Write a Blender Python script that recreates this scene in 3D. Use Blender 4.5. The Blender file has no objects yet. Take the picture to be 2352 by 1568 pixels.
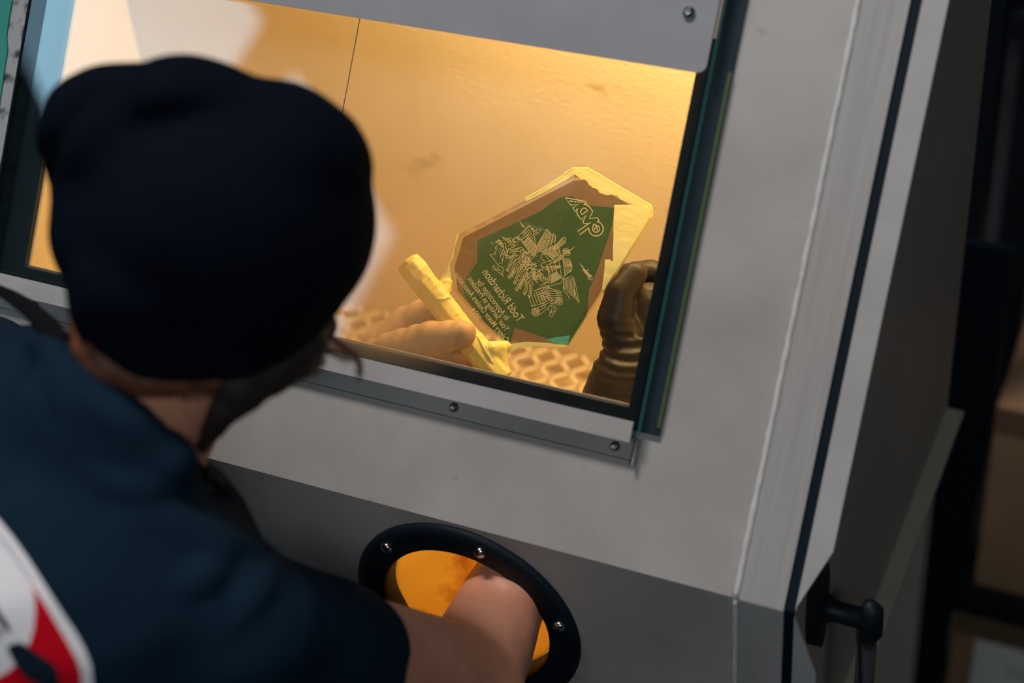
import bpy, bmesh, math, random
import numpy as np
from mathutils import Vector as V, Matrix, noise
from mathutils.bvhtree import BVHTree
random.seed(7)
R = math.radians
SC = bpy.context.scene
COL = SC.collection

# ------------------------------------------------------------------ camera
CAM = V((0.39972, -0.96950, 2.13281))
RT = V((0.914446, 0.398620, -0.069926)); UP = V((-0.204916, 0.605046, 0.769369)); BK = V((0.348994, -0.689218, 0.634966))
cam = bpy.data.cameras.new('camera'); co = bpy.data.objects.new('camera', cam); COL.objects.link(co)
m = Matrix((RT, UP, BK)).transposed().to_4x4(); m.translation = CAM
co.matrix_world = m
cam.sensor_width = 36.0; cam.lens = 4200 / 2352 * 36; cam.clip_start = 0.05; cam.clip_end = 60
cam.dof.use_dof = True; cam.dof.focus_distance = 1.52; cam.dof.aperture_fstop = 2.8; cam.dof.aperture_blades = 8
SC.camera = co
def P(x, y, d):            # a surveyed point: picture position and distance -> metres in the room
    return CAM + d * (RT * ((x - 1176) / 4200) + UP * ((784 - y) / 4200) - BK)

# ------------------------------------------------------------------ light
wd = bpy.data.worlds.new('world'); SC.world = wd; wd.use_nodes = True
wd.node_tree.nodes['Background'].inputs[0].default_value = (0.35, 0.5, 0.65, 1)
wd.node_tree.nodes['Background'].inputs[1].default_value = 0.012
SC.view_settings.view_transform = 'Standard'; SC.view_settings.look = 'None'
SC.view_settings.exposure = 0.0; SC.view_settings.gamma = 1.0; SC.view_settings.use_curve_mapping = False
SC.cycles.max_bounces = 10; SC.cycles.transparent_max_bounces = 24; SC.cycles.sample_clamp_indirect = 4.0
def area(name, loc, target, sx, sy, power, col):
    l = bpy.data.lights.new(name, 'AREA'); l.shape = 'RECTANGLE'; l.size = sx; l.size_y = sy; l.energy = power; l.color = col
    o = bpy.data.objects.new(name, l); COL.objects.link(o); o.location = loc
    z = (V(loc) - V(target)).normalized(); x = (V((1, 0, 0)) - z * z.x).normalized()      # long side along the room's x
    o.rotation_euler = Matrix((x, z.cross(x), z)).transposed().to_euler(); return o
area('workshop_strip_light', (-0.45, -0.15, 4.25), (-0.3, 0.0, 1.2), 1.3, 0.35, 86, (1.0, 0.93, 0.89))
area('cabinet_lamp_light', (-0.09, 0.345, 1.520), (-0.10, 0.30, 0.9), 0.44, 0.07, 5.4, (1.0, 0.63, 0.25))
area('added_fill_light', (1.1, -2.4, 3.55), (0.0, 0.0, 1.0), 1.6, 0.3, 38, (0.80, 0.93, 1.0))  # added lamp, fills the cabinet front and side door
WINDOW_RADIANCE = 3.9

# ------------------------------------------------------------------ frames
TH = R(38)
SX = V((1, 0, 0)); SS = V((0, math.sin(TH), math.cos(TH))); SN = V((0, -math.cos(TH), math.sin(TH)))
ORG = V((0, 0, 1.2))
def W(u, s, n): return ORG + u * SX + s * SS + n * SN        # along, up and out of the sloped window front
BEND = W(0, -0.122, 0)
def L(u, d, n=0): return BEND + V((u, -n, -d))                # on the upright front below the bend (d down, n out)

# ------------------------------------------------------------------ materials
def mat(name, col, rough=0.5, metal=0.0, col2=None, scale=8.0, bump=0.0, bscale=200.0, stretch=None, spec=None, trans=0.0, sharp=(0.35, 0.65), sheen=0.0):
    M = bpy.data.materials.new(name); M.use_nodes = True
    nt = M.node_tree; b = nt.nodes['Principled BSDF']
    b.inputs['Base Color'].default_value = (*col, 1); b.inputs['Roughness'].default_value = rough; b.inputs['Metallic'].default_value = metal
    if spec is not None: b.inputs['Specular IOR Level'].default_value = spec
    if sheen: b.inputs['Sheen Weight'].default_value = sheen
    tc = nt.nodes.new('ShaderNodeTexCoord'); vec = tc.outputs['Object']
    if stretch:
        mp = nt.nodes.new('ShaderNodeMapping'); mp.inputs['Scale'].default_value = stretch[0]; mp.inputs['Rotation'].default_value = stretch[1]
        nt.links.new(vec, mp.inputs['Vector']); vec = mp.outputs[0]
    if col2:
        n = nt.nodes.new('ShaderNodeTexNoise'); n.inputs['Scale'].default_value = scale; n.inputs['Detail'].default_value = 5
        r = nt.nodes.new('ShaderNodeValToRGB'); r.color_ramp.elements[0].position = sharp[0]; r.color_ramp.elements[1].position = sharp[1]
        r.color_ramp.elements[0].color = (*col, 1); r.color_ramp.elements[1].color = (*col2, 1)
        nt.links.new(vec, n.inputs['Vector']); nt.links.new(n.outputs['Fac'], r.inputs[0]); nt.links.new(r.outputs[0], b.inputs['Base Color'])
    if bump:
        n2 = nt.nodes.new('ShaderNodeTexNoise'); n2.inputs['Scale'].default_value = bscale; n2.inputs['Detail'].default_value = 3
        bp = nt.nodes.new('ShaderNodeBump'); bp.inputs['Strength'].default_value = bump; bp.inputs['Distance'].default_value = 0.002
        nt.links.new(tc.outputs['Object'], n2.inputs['Vector']); nt.links.new(n2.outputs['Fac'], bp.inputs['Height']); nt.links.new(bp.outputs[0], b.inputs['Normal'])
    if trans:                                                 # thin sheet lit from behind
        t = nt.nodes.new('ShaderNodeBsdfTranslucent'); mx = nt.nodes.new('ShaderNodeMixShader'); mx.inputs[0].default_value = trans
        out = nt.nodes['Material Output']
        if col2: nt.links.new(r.outputs[0], t.inputs[0])
        else: t.inputs[0].default_value = (*col, 1)
        nt.links.new(b.outputs[0], mx.inputs[1]); nt.links.new(t.outputs[0], mx.inputs[2]); nt.links.new(mx.outputs[0], out.inputs[0])
    return M
def tint(name, col, diff, fac_diff, rough=0.08, ior=1.45):    # tinted clear sheet: lets light through in its colour, a little body colour, a gloss
    M = bpy.data.materials.new(name); M.use_nodes = True; nt = M.node_tree; nt.nodes.remove(nt.nodes['Principled BSDF'])
    t = nt.nodes.new('ShaderNodeBsdfTransparent'); t.inputs[0].default_value = (*col, 1)
    d = nt.nodes.new('ShaderNodeBsdfDiffuse'); d.inputs[0].default_value = (*diff, 1)
    g = nt.nodes.new('ShaderNodeBsdfGlossy'); g.inputs['Roughness'].default_value = rough
    f = nt.nodes.new('ShaderNodeFresnel'); f.inputs[0].default_value = ior
    m1 = nt.nodes.new('ShaderNodeMixShader'); m1.inputs[0].default_value = fac_diff
    m2 = nt.nodes.new('ShaderNodeMixShader')
    nt.links.new(t.outputs[0], m1.inputs[1]); nt.links.new(d.outputs[0], m1.inputs[2])
    nt.links.new(f.outputs[0], m2.inputs[0]); nt.links.new(m1.outputs[0], m2.inputs[1]); nt.links.new(g.outputs[0], m2.inputs[2])
    nt.links.new(m2.outputs[0], nt.nodes['Material Output'].inputs[0]); return M
def emit(name, col, s):
    M = bpy.data.materials.new(name); M.use_nodes = True; nt = M.node_tree; nt.nodes.remove(nt.nodes['Principled BSDF'])
    e = nt.nodes.new('ShaderNodeEmission'); e.inputs[0].default_value = (*col, 1); e.inputs[1].default_value = s
    nt.links.new(e.outputs[0], nt.nodes['Material Output'].inputs[0]); return M

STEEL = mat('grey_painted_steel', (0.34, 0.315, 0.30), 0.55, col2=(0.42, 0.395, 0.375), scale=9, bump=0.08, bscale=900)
STEEL_BAR = mat('grey_blue_steel', (0.26, 0.26, 0.28), 0.5, col2=(0.29, 0.29, 0.308), scale=14, bump=0.08, bscale=900)
STEEL_STRIP = mat('brushed_steel_edge', (0.34, 0.32, 0.31), 0.5, col2=(0.385, 0.365, 0.352), scale=5, stretch=((40, 1.5, 1.5), (0, 0, 0)))
STEEL_LIP = mat('pale_steel_lip', (0.38, 0.36, 0.355), 0.5, col2=(0.42, 0.40, 0.395), scale=20, bump=0.08, bscale=900)
WELD = mat('weld_bead_paint', (0.56, 0.54, 0.53), 0.45, col2=(0.66, 0.64, 0.63), scale=60)
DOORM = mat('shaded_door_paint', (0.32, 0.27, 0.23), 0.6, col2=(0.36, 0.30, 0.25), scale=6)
RUBBER = mat('black_rubber', (0.002, 0.007, 0.013), 0.6, spec=0.2)
GASKET = mat('dark_gasket', (0.010, 0.020, 0.030), 0.45, spec=0.3, col2=(0.014, 0.028, 0.040), scale=30)
CHROME = mat('bright_metal', (0.62, 0.62, 0.64), 0.18, 1.0)
BOLT_DK = mat('dark_bolt', (0.42, 0.44, 0.46), 0.22, 1.0)
BLACKM = mat('black_metal', (0.005, 0.008, 0.012), 0.5, spec=0.25)
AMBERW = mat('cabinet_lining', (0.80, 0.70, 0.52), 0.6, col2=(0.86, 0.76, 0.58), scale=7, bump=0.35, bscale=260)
def smudge(M, dark, scale, lo, hi):
    nt = M.node_tree; b = nt.nodes['Principled BSDF']; src = b.inputs['Base Color'].links[0].from_socket
    tc = nt.nodes.new('ShaderNodeTexCoord'); mp = nt.nodes.new('ShaderNodeMapping'); mp.inputs['Scale'].default_value = (1, 1, 2.2)
    n = nt.nodes.new('ShaderNodeTexNoise'); n.inputs['Scale'].default_value = scale; n.inputs['Detail'].default_value = 4
    r = nt.nodes.new('ShaderNodeMapRange'); r.inputs['From Min'].default_value = lo; r.inputs['From Max'].default_value = hi
    mx = nt.nodes.new('ShaderNodeMix'); mx.data_type = 'RGBA'
    mx.inputs[7].default_value = (*dark, 1); K = nt.links.new
    K(tc.outputs['Object'], mp.inputs[0]); K(mp.outputs[0], n.inputs[0]); K(n.outputs['Fac'], r.inputs['Value']); K(r.outputs[0], mx.inputs[0]); K(src, mx.inputs[6]); K(mx.outputs[2], b.inputs['Base Color'])
smudge(STEEL, (0.20, 0.175, 0.155), 24, 0.70, 0.80)
smudge(AMBERW, (0.45, 0.34, 0.22), 13, 0.66, 0.78)
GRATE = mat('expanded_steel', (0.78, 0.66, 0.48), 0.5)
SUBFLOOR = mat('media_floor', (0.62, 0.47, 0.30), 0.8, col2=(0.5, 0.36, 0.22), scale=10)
GREENP = mat('worn_green_paint', (0.02, 0.22, 0.17), 0.35, col2=(0.03, 0.27, 0.21), scale=6)
SEAL = mat('dirty_grey_sealant', (0.32, 0.32, 0.33), 0.6, col2=(0.03, 0.035, 0.035), scale=55, sharp=(0.5, 0.62))
GLASSEDGE = mat('green_glass_edge', (0.05, 0.36, 0.33), 0.15, spec=0.8, col2=(0.08, 0.45, 0.42), scale=14)
GLASSEDGE2 = mat('olive_glass_edge', (0.07, 0.105, 0.045), 0.3)
KNIT = mat('black_knit', (0.0025, 0.0048, 0.0105), 0.95, bump=0.5, bscale=520, spec=0.05)
SHIRTM = mat('dark_teal_cotton', (0.0055, 0.0165, 0.032), 0.9, col2=(0.007, 0.020, 0.037), scale=10, bump=0.35, bscale=700, spec=0.05)
SKIN = mat('skin', (0.66, 0.30, 0.19), 0.5, col2=(0.58, 0.24, 0.145), scale=30, bump=0.12, bscale=300)
HAIRM = mat('auburn_hair', (0.21, 0.068, 0.034), 0.45, col2=(0.11, 0.036, 0.018), scale=60)
BEARD = mat('dark_beard', (0.020, 0.010, 0.008), 0.7)
STRAP = mat('black_webbing', (0.005, 0.006, 0.009), 0.9, spec=0.05)
GLOVE = mat('dark_nitrile_glove', (0.013, 0.010, 0.010), 0.45, spec=0.3, col2=(0.018, 0.014, 0.013), scale=25, bump=0.2, bscale=160)
GLOVE_L = mat('hazed_glove', (0.44, 0.27, 0.14), 0.6, col2=(0.50, 0.31, 0.165), scale=25, bump=0.2, bscale=160)  # copy of the dark glove, haze lightening put into its colour
TAPE = mat('yellow_masking_tape', (0.92, 0.88, 0.42), 0.55, col2=(0.95, 0.92, 0.52), scale=30, bump=0.3, bscale=120, trans=0.35)
TAPE_B = mat('layered_yellow_tape', (0.84, 0.70, 0.18), 0.5, col2=(0.90, 0.77, 0.26), scale=40, bump=0.5, bscale=90, trans=0.2)
ETCH = mat('etched_lines', (0.72, 0.62, 0.40), 0.7, trans=0.3)
CUFF = mat('orange_latex_cuff', (1.0, 0.66, 0.12), 0.5, col2=(0.55, 0.14, 0.01), scale=22, sharp=(0.52, 0.70), trans=0.8)
ORANGE_D = mat('scorched_latex', (0.25, 0.05, 0.02), 0.6, trans=0.3)
PWHITE = mat('patch_white', (0.72, 0.69, 0.72), 0.7, bump=0.2, bscale=600)
PGREY = mat('patch_grey', (0.42, 0.42, 0.45), 0.7)
PRED = mat('patch_red', (0.50, 0.002, 0.012), 0.7, spec=0.06, bump=0.2, bscale=600)
PBLACK = mat('patch_black', (0.006, 0.014, 0.024), 0.8, spec=0.06)
CONC = mat('stained_concrete', (0.022, 0.024, 0.030), 0.85, col2=(0.03, 0.032, 0.038), scale=3)
DARKW = mat('dark_wall_paint', (0.018, 0.020, 0.036), 0.9, col2=(0.020, 0.022, 0.040), scale=4)
CEILM = mat('dark_ceiling', (0.05, 0.05, 0.055), 0.9)
CARD = mat('brown_cardboard', (0.26, 0.15, 0.085), 0.75, col2=(0.30, 0.175, 0.10), scale=12)
CARDT = mat('packing_tape', (0.15, 0.085, 0.05), 0.3)
PAPER = mat('label_paper', (0.70, 0.66, 0.62), 0.8)
INK = mat('label_ink', (0.005, 0.03, 0.04), 0.9)
TROUS = mat('dark_denim', (0.012, 0.016, 0.025), 0.9)
PANEB = mat('mounting_white', (0.6, 0.6, 0.6), 0.6)

# ------------------------------------------------------------------ object helpers
BASE = {}
def worldloc(p): return BASE.get(p, V((0, 0, 0))) if p else V((0, 0, 0))
def thing(name, loc, label, cat, group=None):
    o = bpy.data.objects.new(name, None); COL.objects.link(o); o.location = loc; o.empty_display_size = 0.05
    BASE[o] = V(loc); o['label'] = label; o['category'] = cat
    if group: o['group'] = group
    return o
def link(name, me, mtl, parent=None, org=None, smooth=False, kind=None, label=None):
    o = bpy.data.objects.new(name, me); COL.objects.link(o)
    pl = worldloc(parent); org = V(org) if org is not None else None
    if org is None:
        n = len(me.vertices); co_ = np.empty(n * 3); me.vertices.foreach_get('co', co_); co_ = co_.reshape(-1, 3)
        c = (co_.min(0) + co_.max(0)) / 2; org = V((c[0], c[1], co_[:, 2].min() if parent is None else c[2]))
    me.transform(Matrix.Translation(-org))
    o.location = org - pl; BASE[o] = org
    if parent: o.parent = parent
    for mm in (mtl if isinstance(mtl, (list, tuple)) else [mtl]): me.materials.append(mm)
    if smooth:
        me.polygons.foreach_set('use_smooth', [True] * len(me.polygons))
    if kind: o['kind'] = kind
    if label: o['label'] = label
    return o
def bm_mesh(bm, name):
    bmesh.ops.recalc_face_normals(bm, faces=bm.faces[:])
    me = bpy.data.meshes.new(name); bm.to_mesh(me); bm.free(); return me
def hexa(bm, c, bevel=0.0):                                   # eight corners, bottom ring then top ring
    vs = [bm.verts.new(p) for p in c]
    fs = [bm.faces.new([vs[i] for i in q]) for q in ((3, 2, 1, 0), (4, 5, 6, 7), (0, 1, 5, 4), (1, 2, 6, 5), (2, 3, 7, 6), (3, 0, 4, 7))]
    if bevel:
        es = {e for f in fs for e in f.edges}
        bmesh.ops.bevel(bm, geom=list(es), offset=bevel, segments=2, affect='EDGES', profile=0.5)
def slab(name, fr, u0, u1, s0, s1, n0, n1, mtl, parent, bevel=0.0, **k):   # a box in the frame function fr
    bm = bmesh.new()
    hexa(bm, [fr(u0, s0, n0), fr(u1, s0, n0), fr(u1, s1, n0), fr(u0, s1, n0), fr(u0, s0, n1), fr(u1, s0, n1), fr(u1, s1, n1), fr(u0, s1, n1)], bevel)
    return link(name, bm_mesh(bm, name), mtl, parent, **k)
def WD(x, y, z): return V((x, y, z))
def prism(name, fr, pts, n0, n1, mtl, parent, bevel=0.0, **k):   # outline (a, b) in frame fr pushed from n0 to n1
    bm = bmesh.new(); prism_bm(bm, fr, pts, n0, n1)
    if bevel:
        bmesh.ops.bevel(bm, geom=bm.edges[:], offset=bevel, segments=2, affect='EDGES', profile=0.5)
    return link(name, bm_mesh(bm, name), mtl, parent, **k)
def prism_bm(bm, fr, pts, n0, n1):
    a = [bm.verts.new(fr(x, y, n0)) for x, y in pts]; b = [bm.verts.new(fr(x, y, n1)) for x, y in pts]
    f1 = bm.faces.new(a); f2 = bm.faces.new(b[::-1]); n = len(pts)
    for i in range(n): bm.faces.new((a[i], a[(i + 1) % n], b[(i + 1) % n], b[i]))
    bmesh.ops.triangulate(bm, faces=[f1, f2])
def plate_hole(name, fr, rect, inner, n0, n1, mtl, parent, **k):   # rectangular plate with one opening
    u0, u1, s0, s1 = rect; cx = sum(p[0] for p in inner) / len(inner); cy = sum(p[1] for p in inner) / len(inner)
    def out(p):
        dx, dy = p[0] - cx, p[1] - cy
        t = min(((u1 - cx) / dx if dx > 1e-9 else 9e9), ((u0 - cx) / dx if dx < -1e-9 else 9e9), ((s1 - cy) / dy if dy > 1e-9 else 9e9), ((s0 - cy) / dy if dy < -1e-9 else 9e9))
        return (cx + dx * t, cy + dy * t)
    if len(inner) == 4: outer = [(u0, s0), (u1, s0), (u1, s1), (u0, s1)]
    else: outer = [out(p) for p in inner]
    bm = bmesh.new(); n = len(inner)
    rings = [[bm.verts.new(fr(*p, z)) for p in pts] for pts, z in ((inner, n0), (outer, n0), (outer, n1), (inner, n1))]
    for r_ in range(4):
        A, B = rings[r_], rings[(r_ + 1) % 4]
        for i in range(n): bm.faces.new((A[i], A[(i + 1) % n], B[(i + 1) % n], B[i]))
    return link(name, bm_mesh(bm, name), mtl, parent, **k)
def circle_corners(c, r, rect, n=48):
    an = [2 * math.pi * i / n for i in range(n)] + [math.atan2(y - c[1], x - c[0]) % (2 * math.pi) for x in rect[:2] for y in rect[2:]]
    return [(c[0] + r * math.cos(a), c[1] + r * math.sin(a)) for a in sorted(an)]
def dome(name, c, nrm, r, h, mtl, parent, socket=True, **k):        # button-head bolt
    bm = bmesh.new(); nrm = nrm.normalized(); t = nrm.orthogonal().normalized(); b = nrm.cross(t); rings = []
    prof = [(r, -0.002), (r, 0.25 * h)] + [(r * math.cos(a), 0.25 * h + 0.75 * h * math.sin(a)) for a in (0.4, 0.75, 1.05)] + ([(0.42 * r, 0.97 * h), (0.38 * r, 0.5 * h)] if socket else [(0.2 * r, h)])
    for rr, z in prof: rings.append([bm.verts.new(c + nrm * z + (t * math.cos(q) + b * math.sin(q)) * rr) for q in [2 * math.pi * i / 20 for i in range(20)]])
    for A, B in zip(rings, rings[1:]):
        for i in range(20): bm.faces.new((A[i], A[(i + 1) % 20], B[(i + 1) % 20], B[i]))
    bm.faces.new(rings[0][::-1]); bm.faces.new(rings[-1])
    return link(name, bm_mesh(bm, name), mtl, parent, smooth=True, **k)
def tube_bm(bm, pts, r, n=8, flat=1.0, up=None):
    pts = [V(p) for p in pts]; rings = []
    for i, p in enumerate(pts):
        d = (pts[min(i + 1, len(pts) - 1)] - pts[max(i - 1, 0)]).normalized()
        t = (up if up else V((0.3, 0.5, 0.81))).cross(d).normalized(); b = d.cross(t)
        rr = r[i] if isinstance(r, (list, tuple)) else r
        rings.append([bm.verts.new(p + t * math.cos(q) * rr + b * math.sin(q) * rr * flat) for q in [2 * math.pi * j / n for j in range(n)]])
    for A, B in zip(rings, rings[1:]):
        for i in range(n): bm.faces.new((A[i], A[(i + 1) % n], B[(i + 1) % n], B[i]))
    bm.faces.new(rings[0][::-1]); bm.faces.new(rings[-1])
def tube(name, pts, r, mtl, parent, n=8, flat=1.0, up=None, smooth=True, **k):
    bm = bmesh.new(); tube_bm(bm, pts, r, n, flat, up); return link(name, bm_mesh(bm, name), mtl, parent, smooth=smooth, **k)
def spline(pts, n=8):                                         # smooth curve through the points
    pts = [V(p) for p in pts]; out = []
    q = [pts[0] * 2 - pts[1]] + pts + [pts[-1] * 2 - pts[-2]]
    for i in range(1, len(q) - 2):
        for j in range(n):
            t = j / n; a, b, c, d = q[i - 1:i + 3]
            out.append(0.5 * ((2 * b) + (c - a) * t + (2 * a - 5 * b + 4 * c - d) * t * t + (3 * b - a - 3 * c + d) * t ** 3))
    return out + [pts[-1]]

# soft bodies: tapered limbs and ellipsoids fused into one continuous skin
def limb_bm(bm, p0, r0, p1, r1, flat_end=False, n=20):
    p0, p1 = V(p0), V(p1); d = (p1 - p0); Ln = max(d.length, 1e-5); d = d / Ln; t = d.orthogonal().normalized(); b = d.cross(t)
    prof = [(-r0 * math.cos(a), r0 * math.sin(a)) for a in (0.15, 0.5, 0.9, 1.25)] + [(0, r0), (Ln * .5, (r0 + r1) / 2), (Ln, r1)]
    prof += [(Ln + 0.0005, 0.02 * r1)] if flat_end else [(Ln + r1 * math.cos(a), r1 * math.sin(a)) for a in (1.25, 0.9, 0.5, 0.15)]
    rings = [[bm.verts.new(p0 + d * z + (t * math.cos(q) + b * math.sin(q)) * rr) for q in [2 * math.pi * i / n for i in range(n)]] for z, rr in prof]
    for A, B in zip(rings, rings[1:]):
        for i in range(n): bm.faces.new((A[i], A[(i + 1) % n], B[(i + 1) % n], B[i]))
    bm.faces.new(rings[0][::-1]); bm.faces.new(rings[-1])
def ell_bm(bm, c, rx, ry, rz, ax=None):                       # ellipsoid, by default along the picture's right / up / depth
    ax = ax or (RT, UP, BK)
    mm = Matrix((ax[0] * rx, ax[1] * ry, ax[2] * rz)).transposed().to_4x4(); mm.translation = V(c)
    bmesh.ops.create_icosphere(bm, subdivisions=3, radius=1.0, matrix=mm)
def chain_bm(bm, pts, flat_end=False):
    for (a, ra), (b, rb) in zip(pts, pts[1:]): limb_bm(bm, a, ra, b, rb, flat_end and b is pts[-1][0])
def fuse(name, bm, voxel, smooth_n, mtl, parent, disp=None, fac=0.5, **k):
    me = bpy.data.meshes.new(name); bm.to_mesh(me); bm.free()
    t = bpy.data.objects.new('tmp', me); COL.objects.link(t)
    r_ = t.modifiers.new('r', 'REMESH'); r_.mode = 'VOXEL'; r_.voxel_size = voxel
    s_ = t.modifiers.new('s', 'SMOOTH'); s_.iterations = smooth_n; s_.factor = fac
    dg = bpy.context.evaluated_depsgraph_get(); dg.update()
    out = bpy.data.meshes.new_from_object(t.evaluated_get(dg)); out.name = name
    bpy.data.objects.remove(t); bpy.data.meshes.remove(me)
    if disp:
        ns = [v.normal.copy() for v in out.vertices]
        for v, n in zip(out.vertices, ns): v.co += n * disp(v.co, n)
    return link(name, out, mtl, parent, smooth=True, **k)
def bvh_of(o):
    dg = bpy.context.evaluated_depsgraph_get(); off = BASE[o]
    vs = [v.co + off for v in o.data.vertices]; return BVHTree.FromPolygons(vs, [list(p.vertices) for p in o.data.polygons])
def on(bvh, x, y, off=0.0):
    d = (P(x, y, 1.0) - CAM).normalized(); h = bvh.ray_cast(CAM, d)
    return (h[0] + h[1] * off) if h[0] else None

# ================================================================== the room
def structure(o): o['kind'] = 'structure'; return o
structure(slab('floor', WD, -6.6, 3.2, -4.1, 2.7, -0.08, 0.0, CONC, None))
structure(slab('ceiling', WD, -6.6, 3.2, -4.1, 2.7, 6.8, 6.9, CEILM, None))
structure(slab('wall_front', WD, -6.6, 3.2, 2.6, 2.7, 0, 6.8, DARKW, None))
structure(slab('wall_right', WD, 3.1, 3.2, -4.1, 2.6, 0, 6.8, DARKW, None))
structure(slab('wall_left', WD, -6.6, -6.5, -4.1, 2.6, 0, 6.8, DARKW, None))
structure(slab('wall_back', WD, -6.5, 3.1, -4.2, -4.05, 0, 6.8, DARKW, None))
# raking clerestory window high in the back wall (daylight; it is what the glass mirrors)
def wb(x, z, n): return V((x, -4.045 + n, z))
def band(x): return (4.84 - 0.94 * (x + 4.64), 4.96 - 0.90 * (x + 3.33))
DAY = emit('daylit_glazing', (0.47, 0.84, 1.08), WINDOW_RADIANCE)
win = structure(prism('window_1', wb, [(-5.75, 5.8), (-5.75, 6.7), (-5.2, 6.7), (-2.5, 4.3), (-2.5, 2.75)], 0.0, 0.02, DARKW, None))
for x0, x1 in ((-5.6, -3.60), (-3.32, -2.53)):
    (a0, a1), (b0, b1) = band(x0), band(x1)
    pts = [(x0, a0), (x0, min(a1, 6.6)), (x1, b1), (x1, b0)]
    if a1 > 6.6: pts = [(x0, a0), (x0, 6.6), (-5.15, 6.6), (x1, b1), (x1, b0)]
    prism('pane', wb, pts, 0.022, 0.03, DAY, win)
# the strip light that hangs over the cabinet
def strip(x0, x1, y0, y1, z, label, lit):
    sl = thing('strip_light', ((x0 + x1) / 2, (y0 + y1) / 2, z), label, 'lamp')
    slab('housing', WD, x0, x1, y0, y1, z + .015, z + .08, PANEB, sl)
    slab('diffuser', WD, x0 + .02, x1 - .02, y0 + .02, y1 - .02, z, z + .015, lit, sl)
    for x in (x0 + .12, x1 - .12): tube('hanger', [(x, (y0 + y1) / 2, z + .08), (x, (y0 + y1) / 2, 6.8)], 0.004, BLACKM, sl)
LIT = emit('lit_diffuser', (1, 0.95, 0.9), 2.0)
strip(-1.12, 0.22, -0.35, 0.05, 4.26, 'white strip light hanging above the grey blasting cabinet', LIT)
strip(0.28, 1.92, -2.56, -2.24, 3.56, 'white strip light added as front fill, near the back of the workshop', LIT)  # added, unseen fixture for the fill lamp

# ================================================================== the blasting cabinet
cab = thing('blasting_cabinet', (-0.22, 0.18, 0), 'grey steel blasting cabinet with an amber-lit glass window and round arm ports', 'cabinet')
XL, XR = -0.735, 0.1515
OPEN = (-0.555, 0.004, 0.002, 0.300)
plate_hole('front_panel', W, (XL, 0.1145, -0.122, 0.47), [(OPEN[0], OPEN[2]), (OPEN[1], OPEN[2]), (OPEN[1], OPEN[3]), (OPEN[0], OPEN[3])], -0.003, 0.0, STEEL, cab)
PORTC = (-0.1165, 0.1045); PORT2 = (-0.475, 0.1045); PR = 0.0765
for nm, (x0, x1), c in (('lower_front_panel', (-0.295, 0.1145), PORTC), ('lower_front_panel', (XL, -0.295), PORT2)):
    rect = (x0, x1, 0.0, 0.305)
    plate_hole(nm, L, rect, circle_corners(c, PR, rect), -0.003, 0.0, STEEL, cab)
slab('corner_strip', W, 0.1145, 0.1515, -0.122, 0.47, -0.003, 0.0012, STEEL_STRIP, cab)
slab('corner_strip', L, 0.1145, 0.1515, 0.0, 0.305, -0.003, 0.0012, STEEL_STRIP, cab)
# weld bead down the corner, slightly lumpy
rb = random.Random(3)
def bead(u, s0, s1, fr, r):
    k = int(abs(s1 - s0) / 0.006); return [fr(u + rb.uniform(-.00025, .00025), s0 + (s1 - s0) * i / k, 0.0008) for i in range(k + 1)], [r * rb.uniform(.86, 1.14) for _ in range(k + 1)]
for fr, s0, s1, r in ((W, 0.47, -0.122, 0.0034), (L, 0.0, 0.305, 0.0022)):
    p, rr = bead(0.1145, s0, s1, fr, r); tube('weld_bead', p, rr, WELD, cab, n=8, flat=0.8, label='pale weld bead')
# shell: sides, back, top, lining
SIDE = [(W(0, 0.47, 0).y, W(0, 0.47, 0).z), (0.500, W(0, 0.47, 0).z), (0.500, 0.80), (-0.0751, 0.80), (-0.0751, BEND.z)]
def YZ(a, b, n): return V((n, a, b))
prism('side_wall', YZ, [(y + (0.004 if y < 0.3 else -0.004), z) for y, z in SIDE], XL, XL + 0.003, STEEL, cab)
prism('side_wall', YZ, [(y + (0.004 if y < 0.3 else -0.004), z) for y, z in SIDE], 0.147, 0.150, STEEL, cab)
topz = SIDE[0][1]
slab('top_panel', WD, XL, XR, SIDE[0][0], 0.500, topz, topz + 0.003, STEEL, cab)
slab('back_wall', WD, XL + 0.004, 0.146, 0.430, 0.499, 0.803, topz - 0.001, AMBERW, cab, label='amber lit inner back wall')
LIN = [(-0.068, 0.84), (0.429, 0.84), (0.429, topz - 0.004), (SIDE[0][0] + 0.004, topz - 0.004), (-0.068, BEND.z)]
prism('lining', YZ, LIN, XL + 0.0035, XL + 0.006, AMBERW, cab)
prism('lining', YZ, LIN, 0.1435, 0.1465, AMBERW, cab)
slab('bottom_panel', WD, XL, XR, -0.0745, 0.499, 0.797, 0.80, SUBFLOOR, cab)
# expanded metal work floor
bm = bmesh.new(); GZ = 0.843
gx0, gx1, gy0, gy1 = XL + 0.008, 0.142, -0.05, 0.428
def clip(p, q):
    t0, t1 = 0.0, 1.0; d = (q[0] - p[0], q[1] - p[1])
    for a, lo, hi in ((0, gx0, gx1), (1, gy0, gy1)):
        if abs(d[a]) < 1e-9: continue
        ta, tb = (lo - p[a]) / d[a], (hi - p[a]) / d[a]; t0, t1 = max(t0, min(ta, tb)), min(t1, max(ta, tb))
    return (t0, t1)
for sg in (1, -1):
    for k in range(-45, 75):
        p = (gx0 + k * 0.0345, gy0); q = (p[0] + sg * 0.50, gy1 + 0.003); t0, t1 = clip(p, q)
        if t1 - t0 < 0.02: continue
        A = [V((p[0] + (q[0] - p[0]) * t, p[1] + (q[1] - p[1]) * t, GZ)) for t in (t0, t1)]
        d = (A[1] - A[0]).normalized(); w = V((-d.y, d.x, 0)) * 0.0021; h = V((0, 0, 0.004))
        hexa(bm, [A[0] - w, A[1] - w, A[1] + w, A[0] + w, A[0] - w + h, A[1] - w + h, A[1] + w + h, A[0] + w + h])
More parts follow.
